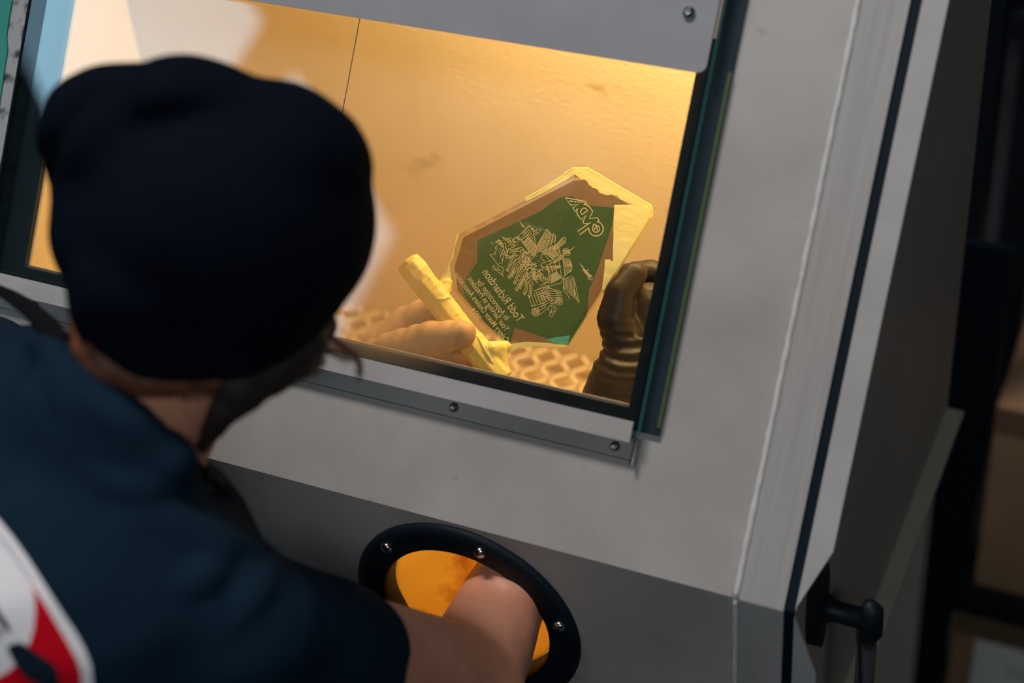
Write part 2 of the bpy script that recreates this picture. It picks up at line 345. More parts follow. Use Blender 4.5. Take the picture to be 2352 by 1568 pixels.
g = link('floor_grate', bm_mesh(bm, 'floor_grate'), GRATE, cab, kind='stuff', label='diamond mesh work floor inside')
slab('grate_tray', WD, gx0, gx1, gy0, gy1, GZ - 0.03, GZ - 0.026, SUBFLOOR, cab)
# inner lamp
slab('inner_lamp', WD, -0.32, 0.13, 0.305, 0.385, topz - 0.040, topz - 0.004, PANEB, cab)
# gasket, panes, ledge, clamps
plate_hole('gasket', W, (-0.607, 0.0325, -0.0165, 0.345), [(OPEN[0] - .001, OPEN[2] - .002), (OPEN[1] + .001, OPEN[2] - .002), (OPEN[1] + .001, OPEN[3]), (OPEN[0] - .001, OPEN[3])], 0.0004, 0.0045, GASKET, cab)
def glass_mat():
    M = bpy.data.materials.new('hazed_window_glass'); M.use_nodes = True; nt = M.node_tree; nt.nodes.remove(nt.nodes['Principled BSDF'])
    N = nt.nodes.new; K = nt.links.new
    t = N('ShaderNodeBsdfTransparent'); t.inputs[0].default_value = (0.985, 1.0, 0.99, 1)
    g = N('ShaderNodeBsdfGlossy'); g.inputs['Roughness'].default_value = 0.012
    f = N('ShaderNodeFresnel'); f.inputs[0].default_value = 1.55
    d = N('ShaderNodeBsdfDiffuse'); d.inputs[0].default_value = (0.75, 0.66, 0.5, 1)
    tl = N('ShaderNodeBsdfTranslucent'); tl.inputs[0].default_value = (0.92, 0.70, 0.42, 1)
    md = N('ShaderNodeMixShader'); md.inputs[0].default_value = 0.75; K(d.outputs[0], md.inputs[1]); K(tl.outputs[0], md.inputs[2])
    tc = N('ShaderNodeTexCoord'); sub = N('ShaderNodeVectorMath'); sub.operation = 'DISTANCE'
    mp = N('ShaderNodeMapping'); K(tc.outputs['Object'], mp.inputs[0]); mp.inputs['Scale'].default_value = (1, 1, 1)
    K(mp.outputs[0], sub.inputs[0]); sub.inputs[1].default_value = GLASS_HAZE
    mr = N('ShaderNodeMapRange'); mr.interpolation_type = 'SMOOTHSTEP'; mr.inputs['From Min'].default_value = 0.015; mr.inputs['From Max'].default_value = 0.115
    mr.inputs['To Min'].default_value = 0.36; mr.inputs['To Max'].default_value = 0.008; K(sub.outputs['Value'], mr.inputs['Value'])
    n = N('ShaderNodeTexNoise'); n.inputs['Scale'].default_value = 9; n.inputs['Detail'].default_value = 4; K(tc.outputs['Object'], n.inputs[0])
    mu = N('ShaderNodeMath'); mu.operation = 'MULTIPLY'; K(mr.outputs[0], mu.inputs[0])
    m2 = N('ShaderNodeMapRange'); m2.inputs['From Min'].default_value = .3; m2.inputs['From Max'].default_value = .7; m2.inputs['To Min'].default_value = .6; m2.inputs['To Max'].default_value = 1.15
    K(n.outputs['Fac'], m2.inputs['Value']); K(m2.outputs[0], mu.inputs[1])
    ma = N('ShaderNodeMixShader'); K(mu.outputs[0], ma.inputs[0]); K(t.outputs[0], ma.inputs[1]); K(md.outputs[0], ma.inputs[2])
    mb = N('ShaderNodeMixShader'); K(f.outputs[0], mb.inputs[0]); K(ma.outputs[0], mb.inputs[1]); K(g.outputs[0], mb.inputs[2])
    K(mb.outputs[0], nt.nodes['Material Output'].inputs[0]); return M
gl_org = W(-0.29, 0.16, 0.0112)
GLASS_HAZE = tuple(W(-0.235, 0.035, 0.0112) - gl_org)  # centre of the haze veil painted into the pane before the left hand
GLASSM = glass_mat()
def pane(name, u0, u1, s0, s1, n0, n1, edge, label):
    bm = bmesh.new(); hexa(bm, [W(u0, s0, n0), W(u1, s0, n0), W(u1, s1, n0), W(u0, s1, n0), W(u0, s0, n1), W(u1, s0, n1), W(u1, s1, n1), W(u0, s1, n1)])
    bm.faces.ensure_lookup_table()
    me = bm_mesh(bm, name); o = link(name, me, [GLASSM, edge], cab, org=gl_org, label=label)
    for p in me.polygons: p.material_index = 0 if abs(p.normal.dot(SN)) > 0.9 else 1
    return o
pane('window_glass', -0.6070, 0.0185, -0.0205, 0.345, 0.0060, 0.0165, GLASSEDGE, 'clear glass pane with green edge')
# green edge of the inner pane showing past the outer one
slab('inner_pane_edge', W, 0.0300, 0.0328, -0.010, 0.262, 0.0047, 0.0062, GLASSEDGE2, cab)
slab('film_edge', W, -0.2742, -0.2736, -0.004, 0.345, 0.0166, 0.0170, GASKET, cab, label='thin dark edge of film on the glass')
# ledge channel that carries the glass
lp = [(-0.0245, 0.0003), (-0.0245, 0.0192), (-0.0085, 0.0192), (-0.0085, 0.0170), (-0.0218, 0.0170), (-0.0218, 0.0003)]
def SNX(s, n, u): return W(u, s, n)
prism('glass_ledge', SNX, lp, -0.66, 0.0150, STEEL_LIP, cab)
slab('ledge_plate', W, -0.66, 0.0185, -0.0395, -0.0245, 0.0003, 0.0022, STEEL, cab)
slab('painted_plate_shadow', W, -0.66, 0.0150, -0.0402, -0.0396, 0.0003, 0.0010, GASKET, cab)  # dark sliver standing in for the shadow line below the plate
slab('end_fin', W, 0.0170, 0.0185, -0.0420, -0.0225, 0.0003, 0.0100, STEEL_BAR, cab)
for u in (-0.270, -0.1365, 0.000, -0.405, -0.54): dome('bolt', W(u, -0.0318, 0.0022), SN, 0.0042, 0.0042, BOLT_DK, cab)
# top clamp bar
def rounded(x0, x1, y0, y1, r, n=5):
    out = []
    for cx, cy, a0 in ((x1 - r, y1 - r, 0), (x0 + r, y1 - r, 90), (x0 + r, y0 + r, 180), (x1 - r, y0 + r, 270)):
        out += [(cx + r * math.cos(R(a0 + 90 * i / n)), cy + r * math.sin(R(a0 + 90 * i / n))) for i in range(n + 1)]
    return out
prism('clamp_bar', W, rounded(-0.70, 0.0180, 0.2560, 0.400, 0.007), 0.0225, 0.0245, STEEL_BAR, cab)
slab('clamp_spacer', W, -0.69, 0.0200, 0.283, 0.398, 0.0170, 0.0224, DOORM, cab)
for u in (-0.003, -0.20, -0.40): dome('bolt', W(u, 0.2985, 0.0245), SN, 0.0050, 0.005, BOLT_DK, cab)
# left end: sealant strip and worn green panel
rg = random.Random(11)
ys = [(-0.06 + 0.46 * i / 40) for i in range(41)]
edge = [((-0.6045 if s > 0.185 else -0.6005) + rg.uniform(-.0007, .0007), s) for s in ys]
prism('green_panel', W, [(-0.715, -0.06)] + edge + [(-0.715, 0.40)], 0.0171, 0.0190, GREENP, cab, label='worn green painted panel')
prism('sealant_strip', W, [(-0.6065, -0.02), (-0.5895, -0.02), (-0.5885, 0.345), (-0.6065, 0.345)], 0.0166, 0.0170, SEAL, cab, label='dirty grey sealant strip')
tube('sealing_cord', [W(-0.5882, s, 0.0169) for s in [-0.018 + 0.363 * i / 29 for i in range(30)]], 0.0012, RUBBER, cab, n=6)
slab('worn_patch', W, -0.640, -0.614, 0.238, 0.335, 0.0191, 0.0193, SEAL, cab)

# arm ports
def ring(c, label=None):
    bm = bmesh.new(); n = 64
    ro, ri = 0.1010, 0.0745
    prof = [(ri, -0.016), (ri, 0.004), (ri + 0.002, 0.0065), (ro - 0.006, 0.0065), (ro - 0.0015, 0.005), (ro, 0.002), (ro, 0.0002), (PR + 0.001, 0.0002), (ri + 0.0015, -0.0005), (ri + 0.0015, -0.016)]
    rings = [[bm.verts.new(L(c[0] + rr * math.cos(2 * math.pi * i / n), c[1] + rr * math.sin(2 * math.pi * i / n), z)) for i in range(n)] for rr, z in prof]
    for A, B in zip(rings, rings[1:] + rings[:1]):
        for i in range(n): bm.faces.new((A[i], A[(i + 1) % n], B[(i + 1) % n], B[i]))
    o = link('port_ring', bm_mesh(bm, 'port_ring'), RUBBER, cab, smooth=True, label='black rubber ring round an arm port')
    for k in range(6):
        a = R(-76 + 60 * k)
        dome('bolt', L(c[0] + 0.0895 * math.cos(a), c[1] + 0.0895 * math.sin(a), 0.0065), V((0, -1, 0)), 0.0052, 0.0045, CHROME, o, socket=False)
    return o
ring(PORTC); ring(PORT2)
# latex cuff: a sagging cone from the ring inward, torn
def cuff(c, seed, aim):
    bm = bmesh.new(); n, mrow = 56, 9; rr = random.Random(seed); grid = []
    for j in range(mrow):
        t = j / (mrow - 1); row = []
        for i in range(n):
            a = 2 * math.pi * i / n
            rad = 0.0735 + (0.050 - 0.0735) * t ** 0.7
            tear = 1.0 - 0.22 * max(0, math.sin(a * 5 + seed)) * (t > 0.8)
            p = L(c[0] + rad * math.cos(a) + aim[0] * t, c[1] + rad * math.sin(a) + aim[1] * t, -0.014 - 0.060 * t * tear)
            p += V((0, 1, 0)) * 0.006 * noise.noise(V((math.cos(a) * 2.2, math.sin(a) * 2.2, t * 2.5 + seed))); row.append(bm.verts.new(p))
        grid.append(row)
    for A, B in zip(grid, grid[1:]):
        for i in range(n): bm.faces.new((A[i], A[(i + 1) % n], B[(i + 1) % n], B[i]))
    return link('port_cuff', bm_mesh(bm, 'port_cuff'), CUFF, cab, smooth=True, label='orange translucent latex cuff')
cuff(PORTC, 2.0, (0.028, -0.012)); cuff(PORT2, 5.0, (0, 0))

# side door with latch
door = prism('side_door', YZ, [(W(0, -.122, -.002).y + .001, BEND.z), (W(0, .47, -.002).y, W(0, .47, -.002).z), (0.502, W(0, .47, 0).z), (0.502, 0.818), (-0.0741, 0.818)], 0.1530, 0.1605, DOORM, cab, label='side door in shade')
slab('door_seal', W, 0.1505, 0.1598, -0.122, 0.47, -0.012, -0.0015, RUBBER, cab)
slab('door_seal', L, 0.1505, 0.1598, 0.0, 0.285, -0.012, -0.0015, RUBBER, cab)
prism('door_flange', W, [(0.1600, -0.118), (0.1785, -0.070), (0.1785, 0.47), (0.1600, 0.47)], -0.001, 0.0012, STEEL_LIP, door)
prism('door_flange', L, [(0.1600, 0.004), (0.1785, 0.062), (0.1785, 0.285), (0.1600, 0.285)], -0.001, 0.0012, STEEL_LIP, door)
slab('bottom_lip', WD, 0.1606, 0.1785, -0.070, 0.500, 0.818, 0.823, DOORM, door)
# latch: black mounting plate, spindle, chrome lever
lz, ly = 1.070, -0.033
prism('latch_plate', YZ, [(ly + (0.013 * math.cos(a)), lz + 0.003 + 0.046 * math.sin(a)) for a in [2 * math.pi * i / 16 for i in range(16)]], 0.1606, 0.1720, BLACKM, door, label='black latch plate')
tube('latch_spindle', [(0.171, ly, lz), (0.180, ly, lz), (0.204, ly, lz)], [0.013, 0.0085, 0.0085], BLACKM, door, n=16)
tube('latch_head', [(0.205, ly, lz + 0.020), (0.208, ly, lz + 0.012), (0.208, ly, lz - 0.012), (0.205, ly, lz - 0.02)], [0.004, 0.009, 0.010, 0.008], BLACKM, door, n=14)
tube('latch_lever', [(0.204, ly, lz - 0.006), (0.207, ly - .002, lz - 0.03), (0.206, ly, lz - 0.14)], [0.007, 0.008, 0.0065], CHROME, door, n=16, label='chrome latch lever')
# legs: angle iron
for x, y in ((0.120, 0.420), (0.120, -0.055), (-0.70, 0.420), (-0.70, -0.055)):
    sx = 1 if x > 0 else -1
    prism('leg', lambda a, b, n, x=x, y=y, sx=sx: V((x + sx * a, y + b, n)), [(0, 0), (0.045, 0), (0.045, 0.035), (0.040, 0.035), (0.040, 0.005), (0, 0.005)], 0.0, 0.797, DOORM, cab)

# ================================================================== the glass award
PN = (BK + UP * 0.10 - RT * 0.08).normalized(); PC = P(1210, 600, 1.51)
def Q(x, y, n=0.0):
    d = P(x, y, 1.0) - CAM; return CAM + d * ((PC - CAM).dot(PN) / d.dot(PN)) + PN * n
plq = thing('award_plaque', Q(1120, 800), 'green tinted clear award plaque with etched skyline, edges masked in yellow tape', 'plaque')
BODY = [(1040, 664), (1032, 606), (1054, 536), (1318, 400), (1348, 398), (1484, 476), (1486, 494), (1384, 666), (1304, 792), (1168, 794), (1104, 740)]
ACR = tint('clear_acrylic', (0.96, 0.93, 0.88), (0.20, 0.14, 0.08), 0.02)
GRN = tint('green_mirror_film', (0.54, 0.92, 0.80), (0.13, 0.45, 0.20), 0.17, rough=0.15)
BRN = tint('brown_tint_film', (0.74, 0.71, 0.72), (0.22, 0.16, 0.10), 0.10, rough=0.2)
CYA = tint('cyan_bevel', (0.45, 0.95, 0.85), (0.16, 0.62, 0.55), 0.6)
bm = bmesh.new()
cen = (1235, 610)
front = [(cen[0] + (x - cen[0]) * 0.965, cen[1] + (y - cen[1]) * 0.965) for x, y in BODY]
f_ = [bm.verts.new(Q(x, y, 0.0)) for x, y in front]; m_ = [bm.verts.new(Q(x, y, -0.004)) for x, y in BODY]; k_ = [bm.verts.new(Q(x, y, -0.016)) for x, y in BODY]
n = len(BODY); bm.faces.new(f_); bm.faces.new(k_[::-1])
for A, B in ((f_, m_), (m_, k_)):
    for i in range(n): bm.faces.new((A[i], A[(i + 1) % n], B[(i + 1) % n], B[i]))
link('glass_body', bm_mesh(bm, 'glass_body'), ACR, plq)
def flat(name, pts, n0, n1, mtl, **k): return prism(name, Q, pts, n0, n1, mtl, plq, **k)
flat('tint_film', front, -0.0155, -0.0150, BRN)
flat('green_film', [(1092, 546), (1175, 508), (1240, 478), (1268, 456), (1290, 444), (1312, 443), (1325, 452), (1345, 464), (1408, 470), (1407, 500), (1396, 540), (1372, 610), (1352, 660), (1346, 720), (1328, 750), (1304, 789), (1268, 778), (1180, 748), (1166, 790), (1112, 738), (1060, 672), (1062, 640), (1092, 596)], -0.0148, -0.0143, GRN)
flat('bevel_facet', [(1254, 780), (1268, 776), (1310, 770), (1304, 790), (1288, 792)], 0.0004, 0.0007, CYA, label='cyan bevelled corner')
# masking tape
def torn(a, b, k, amp, seed):
    r_ = random.Random(seed); out = []
    for i in range(k + 1):
        t = i / k; nx, ny = -(b[1] - a[1]), b[0] - a[0]; l = math.hypot(nx, ny); o = r_.uniform(-amp, amp) if 0 < i < k else 0
        out.append((a[0] + (b[0] - a[0]) * t + nx / l * o, a[1] + (b[1] - a[1]) * t + ny / l * o))
    return out
def wrap(pts, name='tape_wrap'):                              # strip folded over the plaque's rim
    bm = bmesh.new(); lo = [bm.verts.new(Q(x, y, -0.017)) for x, y in pts]; hi = [bm.verts.new(Q(x, y, 0.0016)) for x, y in pts]
    lo2 = [bm.verts.new(Q(x + (x - cen[0]) * .008, y + (y - cen[1]) * .008, -0.017)) for x, y in pts]; hi2 = [bm.verts.new(Q(x + (x - cen[0]) * .008, y + (y - cen[1]) * .008, 0.0012)) for x, y in pts]
    for A, B in ((lo, hi), (hi, hi2), (hi2, lo2), (lo2, lo)):
        for i in range(len(pts) - 1): bm.faces.new((A[i], A[i + 1], B[i + 1], B[i]))
    return link(name, bm_mesh(bm, name), TAPE, plq)
flat('tape_strip', [(1298, 400), (1314, 388), (1350, 388), (1400, 418), (1452, 448), (1493, 474), (1496, 482), (1450, 469)] + [(1441, 465), (1425, 458), (1418, 450), (1403, 447), (1396, 449), (1385, 446)] + torn((1383, 445), (1352, 424), 6, 2.5, 1) + torn((1350, 419), (1330, 408), 4, 2, 2) + [(1322, 402)], 0.0006, 0.0014, TAPE)
flat('tape_strip', [(1411, 471), (1450, 471), (1480, 477), (1496, 482), (1494, 497), (1468, 538), (1440, 583), (1412, 630), (1408, 606)] + torn((1408, 600), (1411, 475), 7, 1.2, 4), 0.0008, 0.0016, TAPE)
flat('tape_strip', [(1390, 597), (1400, 596), (1410, 603), (1414, 622), (1386, 668), (1383, 664)] + torn((1384, 655), (1389, 600), 6, 1.5, 5), 0.0010, 0.0018, TAPE)
flat('tape_strip', [(1314, 388), (1322, 400), (1290, 420), (1250, 442), (1210, 462), (1206, 457), (1250, 434)], 0.0006, 0.0013, TAPE)
flat('tape_strip', [(1054, 536), (1049, 541), (1044, 570), (1034, 600), (1026, 630), (1006, 652), (1014, 672), (1038, 668), (1036, 640), (1033, 608), (1042, 590), (1040, 578), (1046, 562)], 0.0006, 0.0014, TAPE)
flat('tape_strip', [(1150, 806), (1164, 796)] + torn((1170, 790), (1218, 785), 4, 1.5, 9) + [(1262, 788), (1304, 794), (1290, 798), (1230, 796), (1190, 800), (1158, 818), (1150, 812)], 0.0006, 0.0014, TAPE)
wrap([(1297, 398), (1316, 387), (1350, 387), (1494, 472), (1498, 483), (1494, 499), (1385, 669)]); wrap([(1206, 456), (1250, 432), (1315, 388)])
# wrapped foot bar
barA, barB = Q(943, 611, 0.004), Q(1148, 866, 0.004)
ax_ = (barB - barA).normalized()
def crease(p, n):
    t = (p - barA).dot(ax_); q_ = noise.noise(p * 70); w_ = math.sin(t * 330 + 6 * noise.noise(p * 40))
    return 0.0007 * q_ + 0.0005 * max(0, w_) ** 4 - 0.0006 * max(0, noise.noise(p * 130))
bm = bmesh.new()
t_ = PN.cross(ax_).normalized(); b_ = ax_.cross(t_)
def rod(z0, z1, r_, nn=9, ph=0.2):
    a = [[bm.verts.new(barA + ax_ * z + (t_ * math.cos(q) + b_ * math.sin(q)) * r_ * rr) for q in [ph + 2 * math.pi * i / nn for i in range(nn)]] for z, rr in ((z0, .93), (z0 + .001, 1), (z1 - .001, 1), (z1, .93))]
    for A, B in zip(a, a[1:]):
        for i in range(nn): bm.faces.new((A[i], A[(i + 1) % nn], B[(i + 1) % nn], B[i]))
    bm.faces.new(a[0][::-1]); bm.faces.new(a[-1])
BL = (barB - barA).length
rod(-0.004, BL + 0.004, 0.0112); rod(0.0, 0.017, 0.0118, 9, 0.5); rod(BL - 0.040, BL + 0.001, 0.0116, 8, 0.1)
limb_bm(bm, Q(1028, 648, .001), 0.004, Q(1016, 690, .006), 0.006); limb_bm(bm, Q(1160, 797, 0.001), 0.005, Q(1132, 806, .007), 0.008)
limb_bm(bm, Q(1150, 806, 0.004), 0.006, Q(1163, 872, .006), 0.004)
foot = fuse('foot_bar', bm, 0.0010, 1, TAPE_B, plq, disp=crease, label='foot bar wrapped in creased yellow tape')
for a, b in (((1004, 690), (1040, 684)), ((1100, 775), (1156, 866)), ((1120, 796), (1140, 850))):
    tube('tape_fold', spline([Q(a[0], a[1], 0.0128), Q((a[0] + b[0]) / 2, (a[1] + b[1]) / 2 + 4, 0.0146), Q(b[0], b[1], 0.0105)], 5), 0.0009, TAPE, foot, n=6)
# lettering: etched, seen mirrored from behind
def etched(txt, a, b):
    cu = bpy.data.curves.new('lettering', 'FONT'); cu.body = txt; cu.offset = 0.004
    t = bpy.data.objects.new('tmp', cu); COL.objects.link(t); dg = bpy.context.evaluated_depsgraph_get(); dg.update()
    me = bpy.data.meshes.new_from_object(t.evaluated_get(dg)); bpy.data.objects.remove(t)
    A, B = Q(*a, 0.0006), Q(*b, 0.0006); d = B - A; u = Q(a[0] + 8.16, a[1] - 5.78, 0.0006) - A; u = (u - d * (u.dot(d) / d.dot(d))).normalized()
    xs = [v.co.x for v in me.vertices]; w = max(xs) - min(xs); k = d.length / w; x0 = min(xs)
    for v in me.vertices: v.co = A + d.normalized() * ((v.co.x - x0) * k) + u * (v.co.y * k * 1.32)
    me.name = 'lettering'; return link('lettering', me, ETCH, plq, label='etched line of mirrored lettering')
etched('Todd Richardson', (1190, 741), (1107, 626)); etched('In Appreciation for', (1161, 736), (1093, 646)); etched('Your Serving as President', (1161, 762), (1073, 641))
etched('Calgary Motor Dealers Association', (1161, 788), (1043, 632)); etched('2024', (1096, 736), (1080, 713))
def ribbons(name, lines, w, label, n=0.0005):
    bm = bmesh.new()
    for pl in lines:
        pts = [Q(x, y, n) for x, y in pl]
        L_, R_ = [], []
        for i, p in enumerate(pts):
            d = (pts[min(i + 1, len(pts) - 1)] - pts[max(i - 1, 0)])
            if d.length < 1e-7: d = V((1, 0, 0))
            t = PN.cross(d).normalized() * (w / 2); L_.append(bm.verts.new(p + t)); R_.append(bm.verts.new(p - t))
        for i in range(len(pts) - 1): bm.faces.new((L_[i], L_[i + 1], R_[i + 1], R_[i]))
    me = bpy.data.meshes.new(name); bm.to_mesh(me); bm.free(); return link(name, me, ETCH, plq, label=label)
def sc(pts, k, ox, oy): return [(ox + x * k, oy + y * k) for x, y in pts]
def arc(cx, cy, r, a0, a1, n=18, ry=None): return [(cx + r * math.cos(R(a0 + (a1 - a0) * i / n)), cy + (ry or r) * math.sin(R(a0 + (a1 - a0) * i / n))) for i in range(n + 1)]
E1 = [[(790, 562), (870, 515), (835, 480), (315, 380), (460, 575), (655, 552), (510, 645), (575, 740), (640, 655)],
      [(640, 655), (612, 740), (640, 830), (730, 945), (852, 830), (775, 1000), (800, 1050), (885, 1048), (970, 1015), (640, 1245), (695, 1330), (920, 1160)],
      [(790, 562), (850, 560), (930, 610), (1025, 735), (935, 920), (1145, 895), (1190, 970), (1130, 1000)],
      arc(1110, 1180, 185, -83, 187, 30), [(715, 770), (712, 730), (760, 655), (810, 645), (850, 665), (895, 710), (750, 815), (715, 770)],
      arc(1110, 1180, 90, -100, 215, 22), [(1036, 1128), (1040, 1100), (1030, 1085), (1075, 1058), (1094, 1092)], [(1120, 1110), (1150, 1215), (1070, 1200), (1120, 1110)],
      [(420, 463), (520, 475)], [(555, 483), (610, 490)], [(640, 490), (692, 496)], [(715, 494), (762, 498)]]
ribbons('etched_emblem', [sc(p, 150 / 1680, 1270, 420) for p in E1], 0.00078, 'outlined emblem with a road and a wheel')
S = []                                                        # skyline, in the drawing's own units
def add(*p): S.append(list(p))
def hatch(a, b, c, d, n):                                     # n lines between edge a-b and edge c-d
    for i in range(n + 1):
        t = i / n; S.append([(a[0] + (c[0] - a[0]) * t, a[1] + (c[1] - a[1]) * t), (b[0] + (d[0] - b[0]) * t, b[1] + (d[1] - b[1]) * t)])
add((522, 160), (575, 215), (590, 240)); add((540, 175), (560, 225), (600, 240))
add((640, 212), (545, 315), (480, 370), (440, 400), (430, 430)); add((640, 212), (690, 250), (745, 505), (690, 600), (540, 400), (600, 300)); hatch((560, 320), (650, 225), (720, 500), (740, 480), 9); hatch((545, 400), (640, 330), (690, 595), (745, 510), 5)
add((430, 400), (470, 360), (520, 380), (500, 430), (430, 400)); add(*arc(515, 380, 18, 0, 360, 10)); add((300, 360), (350, 380), (400, 370), (430, 390)); add((300, 360), (330, 395), (380, 420), (440, 430), (480, 430)); add((340, 380), (420, 415)); add((330, 370), (370, 400))
hatch((745, 500), (870, 262), (960, 560), (990, 350), 4); add((870, 260), (912, 300), (905, 330), (965, 320), (992, 350), (985, 390), (800, 560)); hatch((750, 470), (865, 270), (790, 545), (985, 360), 7)
add((700, 290), (740, 265), (800, 260), (760, 320), (700, 330)); add(*arc(735, 290, 16, 0, 360, 9)); add(*arc(690, 260, 14, 0, 360, 8))
add((945, 510), (1085, 362), (1118, 370), (1112, 430), (960, 550)); hatch((950, 515), (1085, 365), (965, 545), (1112, 425), 4)
hatch((820, 545), (950, 470), (945, 640), (1030, 590), 12); add((820, 545), (945, 640)); add((950, 470), (1030, 590))
add((1000, 500), (1030, 490), (1050, 590), (1020, 600), (1005, 540)); add((1010, 500), (1045, 580))
hatch((955, 665), (1085, 575), (970, 695), (1100, 610), 3); add((1085, 520), (1120, 505), (1165, 530), (1175, 575), (1140, 605), (1100, 590), (1080, 550), (1085, 520)); hatch((1088, 525), (1160, 532), (1095, 580), (1172, 572), 5); add((1165, 535), (1195, 515), (1225, 488)); add((1170, 520), (1190, 530))
add(*arc(880, 620, 85, 0, 360, 26, 52)); add((800, 540), (850, 590), (930, 690), (970, 690)); add(*[(690 + 40 * math.sin(t / 3), 500 + t * 14) for t in range(14)])
hatch((560, 415), (700, 600), (640, 360), (790, 545), 7)
hatch((870, 725), (930, 945), (1080, 640), (1110, 860), 4); hatch((880, 740), (1040, 730), (935, 800), (1060, 740), 4); hatch((930, 850), (1000, 800), (920, 960), (1070, 880), 10); add((865, 725), (1075, 640), (1165, 640), (1200, 770), (1090, 870), (1060, 950), (880, 1000)); hatch((1085, 650), (1110, 740), (1170, 650), (1200, 740), 6); hatch((1090, 740), (1190, 700), (1100, 850), (1200, 790), 5)
for i in range(9): add((1090 + i * 17, 880 + 9 * (i % 3)), (1095 + i * 16, 960 + i * 14), (1080 + i * 19, 1020 + i * 16))
add((1240, 960), (1290, 1205), (1200, 1110), (1170, 1165), (1130, 1080), (1085, 1050), (1090, 900), (1210, 860), (1240, 960)); hatch((1225, 1000), (1230, 1100), (1285, 1200), (1250, 1150), 5)
add((1300, 698), (1345, 770), (1420, 890), (1450, 915)); add((1302, 700), (1360, 775), (1440, 860), (1462, 885), (1450, 918)); add((1330, 785), (1352, 800), (1412, 780), (1385, 800)); add((1350, 810), (1375, 830)); add((1395, 890), (1425, 880), (1430, 905), (1400, 900)); add((1420, 850), (1455, 850), (1440, 880)); hatch((1340, 780), (1420, 885), (1352, 776), (1440, 868), 3)
rs = random.Random(5)
for (cx, cy, lx, ly) in ((470, 610, 360, 790), (520, 660, 385, 880), (570, 740, 455, 950), (620, 800, 480, 1040), (650, 880, 580, 1090), (700, 930, 640, 1120), (560, 700, 420, 860), (640, 840, 520, 1010)):   # the team of horses
    for o in (-26, 0, 24):
        add((cx + o * .5, cy + o), (cx - 40 + o * .7, cy + 40 + o), ((cx + lx) / 2 + o * .6, (cy + ly) / 2 + o * .4 - 12), (lx + 22 + o * .6, ly - 30 + o * .3), (lx + o * .5, ly + o * .2), (lx + 18 + o * .3, ly + 16))
    for q in range(5):
        a0 = rs.uniform(0, 300); add(*arc(cx + rs.uniform(0, 90), cy - rs.uniform(-10, 90), rs.uniform(18, 48), a0, a0 + rs.uniform(120, 300), 10, rs.uniform(18, 50)))
for q in range(46): 
    x = rs.uniform(560, 900); y = 520 + (x - 560) * .75 + rs.uniform(-30, 260); a0 = rs.uniform(0, 360)
    if y < 1150: add(*arc(x, y, rs.uniform(10, 40), a0, a0 + rs.uniform(90, 270), 8, rs.uniform(8, 40)))
add((860, 730), (905, 800), (890, 900), (830, 970)); add((880, 740), (925, 830), (905, 930), (780, 985)); add((780, 880), (860, 980), (700, 1060)); add((860, 990), (1000, 1060), (1040, 1200), (920, 1220)); add((850, 1000), (960, 1180), (780, 1100), (850, 1000))
hatch((700, 1060), (860, 1000), (800, 1250), (950, 1180), 7); hatch((640, 1120), (690, 1260), (840, 1030), (900, 1180), 6); hatch((870, 1010), (1060, 1060), (930, 1210), (1080, 1170), 6); add(*arc(1030, 1190, 46, 0, 360, 16)); add(*arc(1030, 1190, 26, 0, 360, 12)); add(*arc(850, 1110, 48, 0, 360, 14)); add(*arc(850, 1110, 28, 0, 360, 10))
add(*arc(728, 1325, 52, 0, 360, 20)); add(*arc(728, 1325, 36, 0, 360, 16)); add(*arc(728, 1325, 14, 0, 360, 10)); hatch((670, 1250), (850, 1210), (780, 1360), (890, 1270), 3)
for k in range(8): add((728 + 14 * math.cos(k * .785), 1325 + 14 * math.sin(k * .785)), (728 + 48 * math.cos(k * .785), 1325 + 48 * math.sin(k * .785)))
add((900, 1250), (960, 1230), (995, 1270), (985, 1310), (930, 1390), (905, 1370), (920, 1320), (890, 1290), (900, 1250)); add((915, 1260), (960, 1260), (975, 1300), (935, 1340)); add((940, 1280), (925, 1350))
for q in range(34):                                          # rider at the front
    x, y = rs.uniform(170, 470), 0; y = 430 + rs.uniform(0, 250) - abs(x - 320) * .3; a0 = rs.uniform(0, 360); add(*arc(x, y, rs.uniform(10, 34), a0, a0 + rs.uniform(60, 200), 7, rs.uniform(10, 40)))
for k in range(14): add((395 + 38 * math.cos(k * .45), 570 + 34 * math.sin(k * .45)), (395 + 78 * math.cos(k * .45), 570 + 72 * math.sin(k * .45)))
add((140, 590), (200, 580), (240, 490), (260, 560), (330, 540), (300, 690), (240, 715), (200, 650), (140, 590)); hatch((210, 430), (260, 390), (300, 500), (300, 440), 6); add((430, 500), (500, 450), (520, 500), (440, 520)); add(*arc(435, 475, 20, 0, 360, 10))
add((190, 730), (230, 790), (320, 865), (300, 820), (325, 780), (290, 740), (250, 735), (235, 770)); add(*arc(205, 755, 28, 60, 280, 10)); add((235, 770), (300, 800))
ribbons('etched_skyline', [sc(p, 300 / 1680, 1100, 480) for p in S], 0.00042, 'fine etched drawing of a city skyline with horse team and jet')

# ================================================================== the person at the cabinet
per = thing('person', (-0.16, -0.38, 0.0), 'person in a black beanie and dark shirt, seen from behind, arms in the cabinet ports', 'person')
ELB = P(1078, 1562, 1.43); WRI = P(1400, 985, 1.485); RSH = P(540, 1462, 1.19); LSH = P(-60, 915, 1.41)
HP = L(-0.085, 0.082, 0.0)
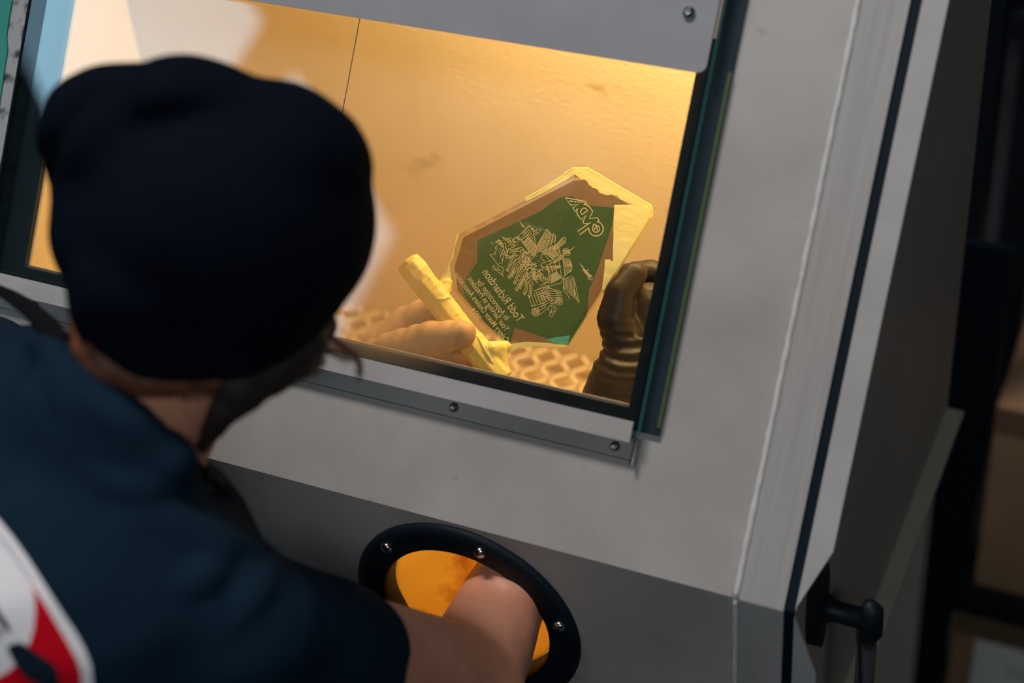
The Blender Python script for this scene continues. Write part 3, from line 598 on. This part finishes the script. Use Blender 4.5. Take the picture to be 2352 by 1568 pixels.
# one continuous skin: head with face, neck, both arms
bm = bmesh.new()
HC = P(485, 530, 1.15)
FWD = (V((-0.26, 0.90, -0.22))).normalized(); HUP = (V((0.0, 0.2, 0.98)) - FWD * V((0.0, 0.2, 0.98)).dot(FWD)).normalized(); HRT = FWD.cross(HUP)
HA = (HRT, FWD, HUP)
def H(r_, f, u): return HC + HRT * r_ + FWD * f + HUP * u
ell_bm(bm, HC, 0.074, 0.094, 0.088, HA)
ell_bm(bm, H(0, 0.045, -0.060), 0.058, 0.060, 0.070, HA)                   # face
ell_bm(bm, H(0, 0.070, -0.115), 0.032, 0.030, 0.026, HA)                   # chin
limb_bm(bm, H(0, 0.095, -0.020), 0.008, H(0, 0.118, -0.056), 0.011)        # nose
for s_ in (-1, 1):
    limb_bm(bm, H(s_ * 0.014, 0.094, -0.012), 0.008, H(s_ * 0.044, 0.084, -0.012), 0.008)   # brow
    limb_bm(bm, H(s_ * 0.030, 0.080, -0.055), 0.016, H(s_ * 0.045, 0.060, -0.062), 0.014)   # cheek
    ell_bm(bm, H(s_ * 0.071, 0.006, -0.030), 0.007, 0.016, 0.028, HA)      # ear
limb_bm(bm, H(-0.018, 0.099, -0.086), 0.006, H(0.018, 0.099, -0.086), 0.006); limb_bm(bm, H(-0.015, 0.098, -0.097), 0.006, H(0.015, 0.098, -0.097), 0.006)   # lips
NECK0, NECK1 = P(470, 740, 1.155), P(290, 975, 1.178)
limb_bm(bm, NECK0, 0.045, NECK1, 0.046)
limb_bm(bm, P(455, 850, 1.18), 0.030, P(370, 1040, 1.19), 0.030)
chain_bm(bm, [(RSH, 0.052), (ELB.lerp(RSH, .4), 0.045), (ELB, 0.042), (ELB.lerp(HP, .45), 0.041), (HP, 0.036), (HP.lerp(WRI, .5), 0.032), (WRI, 0.026)])
limb_bm(bm, ELB + V((0.012, -0.006, -0.004)), 0.036, ELB.lerp(RSH, .12), 0.040)
LEL = V((-0.535, -0.215, 1.05)); LPO = L(PORT2[0], PORT2[1], 0.0); LWR = P(725, 965, 1.60)
chain_bm(bm, [(LSH, 0.052), (LEL, 0.043), (LPO, 0.037), (LPO.lerp(LWR, .55), 0.032), (LWR, 0.027)])
CH = P(180, 1230, 1.22); limb_bm(bm, NECK1, 0.05, CH, 0.06); limb_bm(bm, CH, 0.05, RSH, 0.045); limb_bm(bm, CH, 0.05, LSH, 0.045)
body = fuse('body', bm, 0.0045, 4, SKIN, per, label='skin of head, neck and arms')
# eyes and their lids sit in the face
for s_ in (-1, 1):
    bm = bmesh.new(); ell_bm(bm, H(s_ * 0.030, 0.088, -0.030), 0.012, 0.010, 0.010, HA); e_ = link('eye', bm_mesh(bm, 'eye'), PWHITE, body, smooth=True)
    bm = bmesh.new(); ell_bm(bm, H(s_ * 0.030, 0.0975, -0.031), 0.005, 0.002, 0.005, HA); link('iris', bm_mesh(bm, 'iris'), BLACKM, body, smooth=True)

# beanie
bm = bmesh.new()
for x, y, d, rx, ry, rz in ((520, 515, 1.13, .092, .080, .098), (300, 325, 1.12, .056, .050, .055), (355, 655, 1.12, .050, .047, .066), (600, 395, 1.12, .069, .057, .075), (560, 630, 1.14, .066, .055, .085), (430, 240, 1.11, .050, .029, .050), (215, 330, 1.13, .033, .044, .05), (690, 500, 1.14, .047, .060, .075), (430, 760, 1.13, .040, .021, .05), (560, 745, 1.15, .045, .024, .06), (255, 700, 1.125, .026, .027, .05), (240, 520, 1.13, .034, .048, .05)):
    ell_bm(bm, P(x, y, d), rx, ry, rz)
chain_bm(bm, [(P(192, 680, 1.14), .012), (P(228, 752, 1.125), .016), (P(320, 795, 1.108), .019), (P(430, 808, 1.105), .019), (P(540, 800, 1.115), .019), (P(640, 768, 1.14), .018), (P(725, 700, 1.165), .014)])
g0, g1, g2 = P(90, 380, 1.10), P(150, 275, 1.085), P(225, 200, 1.085)
def segd(p, a, b): 
    p, a, b = [q - BK * q.dot(BK) for q in (p, a, b)]; t = max(0, min(1, (p - a).dot(b - a) / (b - a).length_squared)); return (p - a - (b - a) * t).length
def knit(p, n):
    if (p - CAM).dot(-BK) > 1.13: return 0.003 * noise.noise(p * 16)
    d = -0.010 * math.exp(-(min(segd(p, g0, g1), segd(p, g1, g2)) / 0.007) ** 2)
    d += 0.004 * math.exp(-(segd(p, P(310, 230, 1.05), P(520, 210, 1.05)) / 0.012) ** 2) - 0.005 * math.exp(-(segd(p, P(300, 275, 1.04), P(560, 240, 1.04)) / 0.010) ** 2)
    d += 0.0035 * noise.noise(p * 16) + 0.0012 * noise.noise(p * 45)
    return d
beanie = fuse('beanie', bm, 0.005, 12, KNIT, per, disp=knit, label='black knitted beanie')

# shirt
bm = bmesh.new()
BKC = P(190, 1380, 1.21)
ell_bm(bm, BKC, 0.125, 0.110, 0.095); ell_bm(bm, P(60, 1150, 1.23), 0.110, 0.085, 0.10)
TA, TB = P(60, 1045, 1.19), P(300, 1235, 1.16)
limb_bm(bm, LSH, 0.062, TA, 0.055); limb_bm(bm, TA, 0.055, TB, 0.055); limb_bm(bm, TB, 0.055, RSH, 0.062)
chain_bm(bm, [(P(118, 800, 1.165), .012), (P(165, 890, 1.140), .014), (P(225, 948, 1.125), .015), (P(295, 1002, 1.120), .015), (P(368, 1062, 1.128), .014), (P(425, 1098, 1.16), .012)])
chain_bm(bm, [(P(120, 945, 1.155), .03), (P(215, 1035, 1.145), .034), (P(325, 1120, 1.145), .032)])
HIP = V((-0.20, -0.39, 0.90))
limb_bm(bm, BKC, 0.125, HIP, 0.150); limb_bm(bm, P(70, 1120, 1.24), 0.11, HIP + V((-0.04, 0, 0)), 0.14)
SLV = RSH.lerp(ELB, 0.46) + V((0, 0, -0.004))
limb_bm(bm, RSH, 0.062, SLV, 0.053, flat_end=True)
limb_bm(bm, LSH, 0.066, LSH.lerp(LEL, .55), 0.060, flat_end=True)
def folds(p, n): return 0.0045 * noise.noise(p * 11 + V((3, 1, 7))) + 0.0016 * noise.noise(p * 27) + 0.0045 * abs(noise.noise(V((p.x * 9 + p.z * 16, p.y * 9, p.z * 4))))
sh0 = fuse('tmp_shirt', bm, 0.006, 5, SHIRTM, None)
bv = bvh_of(sh0)
bm = bmesh.new(); bm.from_mesh(sh0.data); bmesh.ops.translate(bm, verts=bm.verts[:], vec=BASE[sh0])
for path, r_ in (([(194, 1089), (253, 1115), (324, 1123), (400, 1112)], .010), ([(292, 1190), (382, 1193), (470, 1232), (535, 1254), (600, 1240), (648, 1236)], .011), ([(405, 1352), (470, 1319), (522, 1275)], .011), ([(535, 1433), (590, 1352), (640, 1285)], .011), ([(640, 1250), (690, 1320), (720, 1420)], .010), ([(700, 1310), (770, 1340), (850, 1400)], .009), ([(100, 774), (142, 866), (160, 930), (200, 1010)], .009), ([(60, 760), (110, 800), (140, 790)], .010), ([(330, 960), (400, 1040), (440, 1080)], .010), ([(150, 800), (210, 900), (300, 965), (390, 1030)], .012)):
    pp = [on(bv, x, y, -r_ * 0.30) for x, y in path]; pp = [p for p in pp if p]
    if len(pp) > 1: pp = spline(pp, 4); chain_bm(bm, [(p, r_ * (0.55 + 0.45 * math.sin(math.pi * i / (len(pp) - 1)))) for i, p in enumerate(pp)])
bpy.data.objects.remove(sh0)
shirt = fuse('shirt', bm, 0.005, 4, SHIRTM, per, disp=folds, label='dark teal short sleeved work shirt')
bv = bvh_of(shirt)
# back print: flat pieces that follow the cloth
def decal(name, pts, off, mtl, parent, step=9):
    bm = bmesh.new(); bm.faces.new([bm.verts.new((x, y, 0)) for x, y in pts])
    bmesh.ops.triangulate(bm, faces=bm.faces[:])
    for _ in range(4):
        es = [e for e in bm.edges if e.calc_length() > step * 2.2]
        if not es: break
        bmesh.ops.subdivide_edges(bm, edges=es, cuts=1); bmesh.ops.triangulate(bm, faces=[f for f in bm.faces if len(f.verts) > 3])
    bad = []
    for v in bm.verts:
        q = on(bv, v.co.x, v.co.y, off)
        if q is None: bad.append(v)
        else: v.co = q
    bmesh.ops.delete(bm, geom=bad, context='VERTS')
    bmesh.ops.recalc_face_normals(bm, faces=bm.faces[:])
    r_ = bmesh.ops.extrude_face_region(bm, geom=bm.faces[:])
    for v in [g_ for g_ in r_['geom'] if isinstance(g_, bmesh.types.BMVert)]: v.co += (CAM - v.co).normalized() * 0.0004
    return link(name, bm_mesh(bm, name), mtl, parent, smooth=False)
def c6(pts): return [(x * .2474, 1180 + y * .2474) for x, y in pts]
outer = c6([(-420, -330), (-200, -160), (0, 60), (130, 220), (260, 410), (430, 680), (600, 940), (720, 1120), (800, 1270), (850, 1400), (868, 1568), (850, 1700), (760, 1850), (560, 1960), (250, 2010), (-420, 2010)])
inner = c6([(-420, -160), (-230, -30), (0, 205), (110, 350), (200, 490), (300, 655), (450, 885), (600, 1135), (715, 1340), (755, 1480), (752, 1580), (700, 1740), (560, 1840), (250, 1880), (-420, 1880)])
emb = decal('back_patch', outer, 0.0012, PWHITE, per); emb['label'] = 'white and red emblem printed on the shirt back'
decal('grey_line', c6([(-420, -190), (-230, -50), (0, 175), (120, 325), (215, 470), (300, 610), (310, 665), (200, 510), (110, 370), (0, 225), (-230, -10), (-420, -140)]), 0.0019, PGREY, emb)
decal('red_field', c6([(300, 660), (450, 890), (600, 1140), (715, 1345), (755, 1480), (752, 1580), (700, 1740), (560, 1840), (250, 1880), (-420, 1880), (-420, 1560), (-150, 1560), (0, 1500), (90, 1450), (165, 1385), (235, 1290), (285, 1180), (318, 1050), (330, 900), (325, 780)]), 0.0019, PRED, emb)
decal('dark_mark', c6([(75, 1225), (130, 1190), (195, 1178), (250, 1205), (330, 1270), (430, 1330), (525, 1405), (535, 1440), (500, 1465), (430, 1465), (360, 1400), (290, 1340), (210, 1310), (165, 1330), (200, 1400), (300, 1490), (430, 1560), (560, 1620), (540, 1640), (400, 1580), (270, 1505), (170, 1405)]), 0.0027, PBLACK, emb)
decal('dark_mark', c6([(-40, 830), (10, 900), (60, 970), (102, 1040), (95, 1062), (70, 1068), (40, 1035), (0, 975), (-40, 920)]), 0.0027, PBLACK, emb)
decal('dark_mark', c6([(-60, 1020), (0, 1060), (18, 1085), (5, 1110), (-60, 1080)]), 0.0027, PBLACK, emb)
# straps of the apron
def strap(name, pts, w, off):
    pp = [on(bv, x, y, off) if d is None else P(x, y, d) for x, y, d in pts]; pp = spline([p for p in pp if p], 6)
    return tube(name, pp, w, STRAP, per, n=8, flat=0.25, up=UP)
strap('apron_strap', [(-30, 655, 1.33), (30, 682, 1.30), (90, 728, 1.25), (136, 780, 1.21)], 0.010, 0.004)
s2 = strap('apron_strap', [(452, 1062, 1.175), (476, 1092, 1.18), (500, 1118, 1.19), (517, 1152, 1.20), (522, 1180, 1.21)], 0.006, 0.004)
tube('strap_buckle', [P(472, 1100, 1.172), P(490, 1092, 1.172), P(502, 1104, 1.174), P(508, 1122, 1.178), P(488, 1126, 1.178), P(476, 1112, 1.174)], 0.0022, BLACKM, per, n=8, label='black strap buckle')
# hair: nape, beard and loose locks
bm = bmesh.new()
chain_bm(bm, [(P(196, 730, 1.145), .010), (P(215, 790, 1.14), .015), (P(268, 832, 1.128), .018), (P(340, 856, 1.122), .017), (P(420, 860, 1.126), .014), (P(480, 850, 1.14), .009)])
nape = fuse('nape_hair', bm, 0.004, 4, HAIRM, per, disp=lambda p, n: 0.0018 * noise.noise(p * 90), label='auburn hair at the nape')
bm = bmesh.new()
chain_bm(bm, [(P(650, 770, 1.165), .030), (P(590, 822, 1.158), .028), (P(548, 870, 1.150), .022), (P(515, 925, 1.150), .015), (P(485, 980, 1.155), .009), (P(462, 1030, 1.165), .004)])
limb_bm(bm, P(640, 770, 1.19), .028, P(720, 745, 1.20), .016)
fuse('beard', bm, 0.004, 4, BEARD, per, disp=lambda p, n: 0.002 * noise.noise(p * 80), label='dark beard under the jaw')
rh = random.Random(21)
def lock(pts, k, spread, r_):
    bm = bmesh.new()
    for _ in range(k):
        o = [V((rh.gauss(0, 1), rh.gauss(0, 1), rh.gauss(0, 1))) * spread for _ in range(2)]
        pp = spline([P(*p) + o[0] * (0.4 + .5 * i / len(pts)) + o[1] * (i / len(pts)) for i, p in enumerate(pts)], 5)
        tube_bm(bm, pp, [r_ * (1 - 0.75 * i / (len(pp) - 1)) for i in range(len(pp))], 5)
    return link('hair_lock', bm_mesh(bm, 'hair_lock'), HAIRM, per, smooth=True, kind='stuff')
lock([(735, 690, 1.20), (722, 745, 1.20), (716, 790, 1.20), (735, 830, 1.20), (712, 860, 1.20)], 34, 0.0026, 0.0007)
lock([(738, 715, 1.20), (752, 765, 1.20), (792, 800, 1.20), (822, 828, 1.20), (826, 870, 1.20)], 20, 0.0015, 0.0007)
lock([(715, 780, 1.20), (745, 800, 1.20), (785, 815, 1.20), (805, 828, 1.20)], 20, 0.0018, 0.0007)
lock([(700, 760, 1.20), (690, 800, 1.20), (700, 830, 1.20), (715, 850, 1.20)], 30, 0.0030, 0.0006)
bm = bmesh.new()
for i in range(240):
    t = rh.random(); a = [(178, 730), (215, 810), (300, 862), (400, 880), (480, 870)]; q = t * 3.999; j = int(q); x = a[j][0] + (a[j + 1][0] - a[j][0]) * (q - j); y = a[j][1] + (a[j + 1][1] - a[j][1]) * (q - j)
    dp = 1.118 + rh.uniform(-.004, .004); x += rh.uniform(-12, 12); ln = rh.uniform(28, 62)
    tube_bm(bm, [P(x, y - 26, dp), P(x + ln * .18, y + ln * .3, dp), P(x + ln * .45, y + ln * .75, dp + .008)], [0.0007, 0.0006, 0.0002], 4)
link('hair_strands', bm_mesh(bm, 'hair_strands'), HAIRM, nape, smooth=True, kind='stuff')
# gloves
bm = bmesh.new()
chain_bm(bm, [(P(1345, 1060, 1.475), .030), (WRI, .031), (P(1440, 880, 1.495), .032), (P(1482, 815, 1.505), .033)], True)
ell_bm(bm, P(1492, 775, 1.51), .040, .046, .020)
chain_bm(bm, [(P(1440, 800, 1.498), .019), (P(1412, 730, 1.490), .015), (P(1425, 672, 1.488), .0125), (P(1458, 630, 1.492), .0105), (P(1462, 624, 1.496), .009)])     # thumb
chain_bm(bm, [(P(1530, 720, 1.525), .013), (P(1545, 650, 1.535), .0115), (P(1495, 622, 1.538), .0105), (P(1430, 632, 1.532), .0095)])     # forefinger reaching behind the plaque
chain_bm(bm, [(P(1545, 750, 1.53), .013), (P(1570, 690, 1.545), .0115), (P(1520, 668, 1.552), .0105), (P(1478, 680, 1.546), .009)])
chain_bm(bm, [(P(1550, 790, 1.53), .012), (P(1580, 740, 1.545), .011), (P(1535, 722, 1.552), .010), (P(1488, 732, 1.546), .009)])
chain_bm(bm, [(P(1550, 830, 1.52), .011), (P(1575, 800, 1.535), .010), (P(1540, 782, 1.545), .009), (P(1502, 785, 1.540), .008)])
WA = (P(1425, 672, 1.488) - WRI).normalized()
def wrist(p, n):
    t = (p - WRI).dot(WA); e = math.exp(-((t - 0.062) / 0.016) ** 2) + 0.7 * math.exp(-((t - 0.012) / 0.010) ** 2)
    return 0.0007 * noise.noise(p * 60) + 0.0009 * e * math.sin(t * 700 + 9 * noise.noise(p * 22))
gr = fuse('glove', bm, 0.0017, 4, GLOVE, per, disp=wrist, label='dark glove on the right hand, shadowed')
bm = bmesh.new()
chain_bm(bm, [(LWR, .031), (P(765, 925, 1.56), .033)])
ell_bm(bm, P(815, 890, 1.54), .044, .036, .022)
chain_bm(bm, [(P(815, 850, 1.525), .020), (P(905, 806, 1.505), .0165), (P(985, 777, 1.490), .0140), (P(1062, 768, 1.483), .0118)])     # thumb across the foot bar
chain_bm(bm, [(P(860, 800, 1.545), .013), (P(930, 735, 1.550), .012), (P(985, 712, 1.548), .0115), (P(1030, 728, 1.542), .010)])
chain_bm(bm, [(P(880, 840, 1.555), .013), (P(970, 775, 1.563), .012), (P(1030, 770, 1.560), .011), (P(1068, 790, 1.552), .010)])
chain_bm(bm, [(P(880, 880, 1.555), .013), (P(980, 830, 1.560), .012), (P(1050, 825, 1.555), .011), (P(1098, 838, 1.545), .010)])
chain_bm(bm, [(P(860, 915, 1.55), .012), (P(950, 880, 1.555), .011), (P(1010, 866, 1.550), .010), (P(1060, 862, 1.545), .009)])
fuse('glove', bm, 0.0017, 4, GLOVE_L, per, disp=lambda p, n: 0.0009 * noise.noise(p * 55) + 0.0005 * math.sin(p.x * 500 + 4 * noise.noise(p * 30)), label='glove on the left hand, haze put into its tan colour')
# trousers and shoes, below the frame
bm = bmesh.new()
limb_bm(bm, HIP + V((0, 0, 0.06)), 0.140, HIP + V((0, 0, -0.06)), 0.145)
for s_ in (-1, 1): chain_bm(bm, [(HIP + V((s_ * .08, 0, -.06)), .085), (HIP + V((s_ * .10, .02, -.42)), .062), (HIP + V((s_ * .11, 0, -.82)), .055)], True)
fuse('trousers', bm, 0.009, 3, TROUS, per)
for s_ in (-1, 1):
    bm = bmesh.new(); c_ = HIP + V((s_ * .11, 0, -.90)); limb_bm(bm, V((c_.x, c_.y - .05, .045)), .042, V((c_.x + s_ * .01, c_.y + .16, .036)), .034); limb_bm(bm, V((c_.x, c_.y - .02, .05)), .045, V((c_.x, c_.y, .13)), .048)
    fuse('shoe', bm, 0.006, 2, BLACKM, per)

# ================================================================== dim things behind the cabinet
rk = thing('storage_rack', (0.5, 1.0, 0), 'black steel storage rack standing in the dark behind the cabinet', 'rack')
for x in (0.085, 0.95):
    for y in (0.785, 1.25): slab('post', WD, x, x + 0.045, y, y + 0.045, 0, 1.9, BLACKM, rk)
for z in (0.200, 1.10): slab('shelf', WD, 0.13, 0.95, 0.79, 1.29, z, z + 0.030, BLACKM, rk)
def cardbox(x0, x1, y0, y1, z0, z1, label):
    b = thing('cardboard_box', ((x0 + x1) / 2, (y0 + y1) / 2, z0), label, 'box')
    slab('carton', WD, x0, x1, y0, y1, z0, z1, CARD, b, bevel=0.003)
    slab('packing_tape', WD, x0 + .002, x1 - .002, y0 - .001, y0 - .0004, z1 - 0.045, z1 - 0.004, CARDT, b)
    slab('packing_tape', WD, (x0 + x1) / 2 - .025, (x0 + x1) / 2 + .025, y0 + .002, y1 - .002, z1 + .0002, z1 + .0008, CARDT, b)
    return b
b1 = cardbox(0.152, 0.60, 0.801, 1.20, 0.0, 0.192, 'brown cardboard box with a white label, on the floor under the rack shelf')
lb = slab('label', WD, 0.186, 0.38, 0.7985, 0.7995, 0.030, 0.144, PAPER, b1, label='white paper label')
cu = bpy.data.curves.new('label_text', 'FONT'); cu.body = 'Trib'; t = bpy.data.objects.new('tmp', cu); COL.objects.link(t)
dg = bpy.context.evaluated_depsgraph_get(); dg.update(); me = bpy.data.meshes.new_from_object(t.evaluated_get(dg)); bpy.data.objects.remove(t); me.name = 'label_text'
for v in me.vertices: v.co = V((0.232 + v.co.x * 0.019, 0.7982, 0.088 + v.co.y * 0.019))
link('label_text', me, INK, lb)
cardbox(0.170, 0.62, 0.82, 1.22, 0.2302, 0.56, 'brown cardboard box standing on the lower rack shelf')
lean = prism('rubber_mat', lambda a, b, n: V((a, 0.66 + 0.06 * (0.9 - b) + n, b)), [(-0.30, 0.0), (0.145, 0.0), (0.150, 0.30), (0.186, 0.66), (0.186, 0.92), (-0.30, 0.92)], 0.0, 0.012, RUBBER, None)
lean['label'] = 'black rubber mat leaning upright behind the cabinet'; lean['category'] = 'mat'
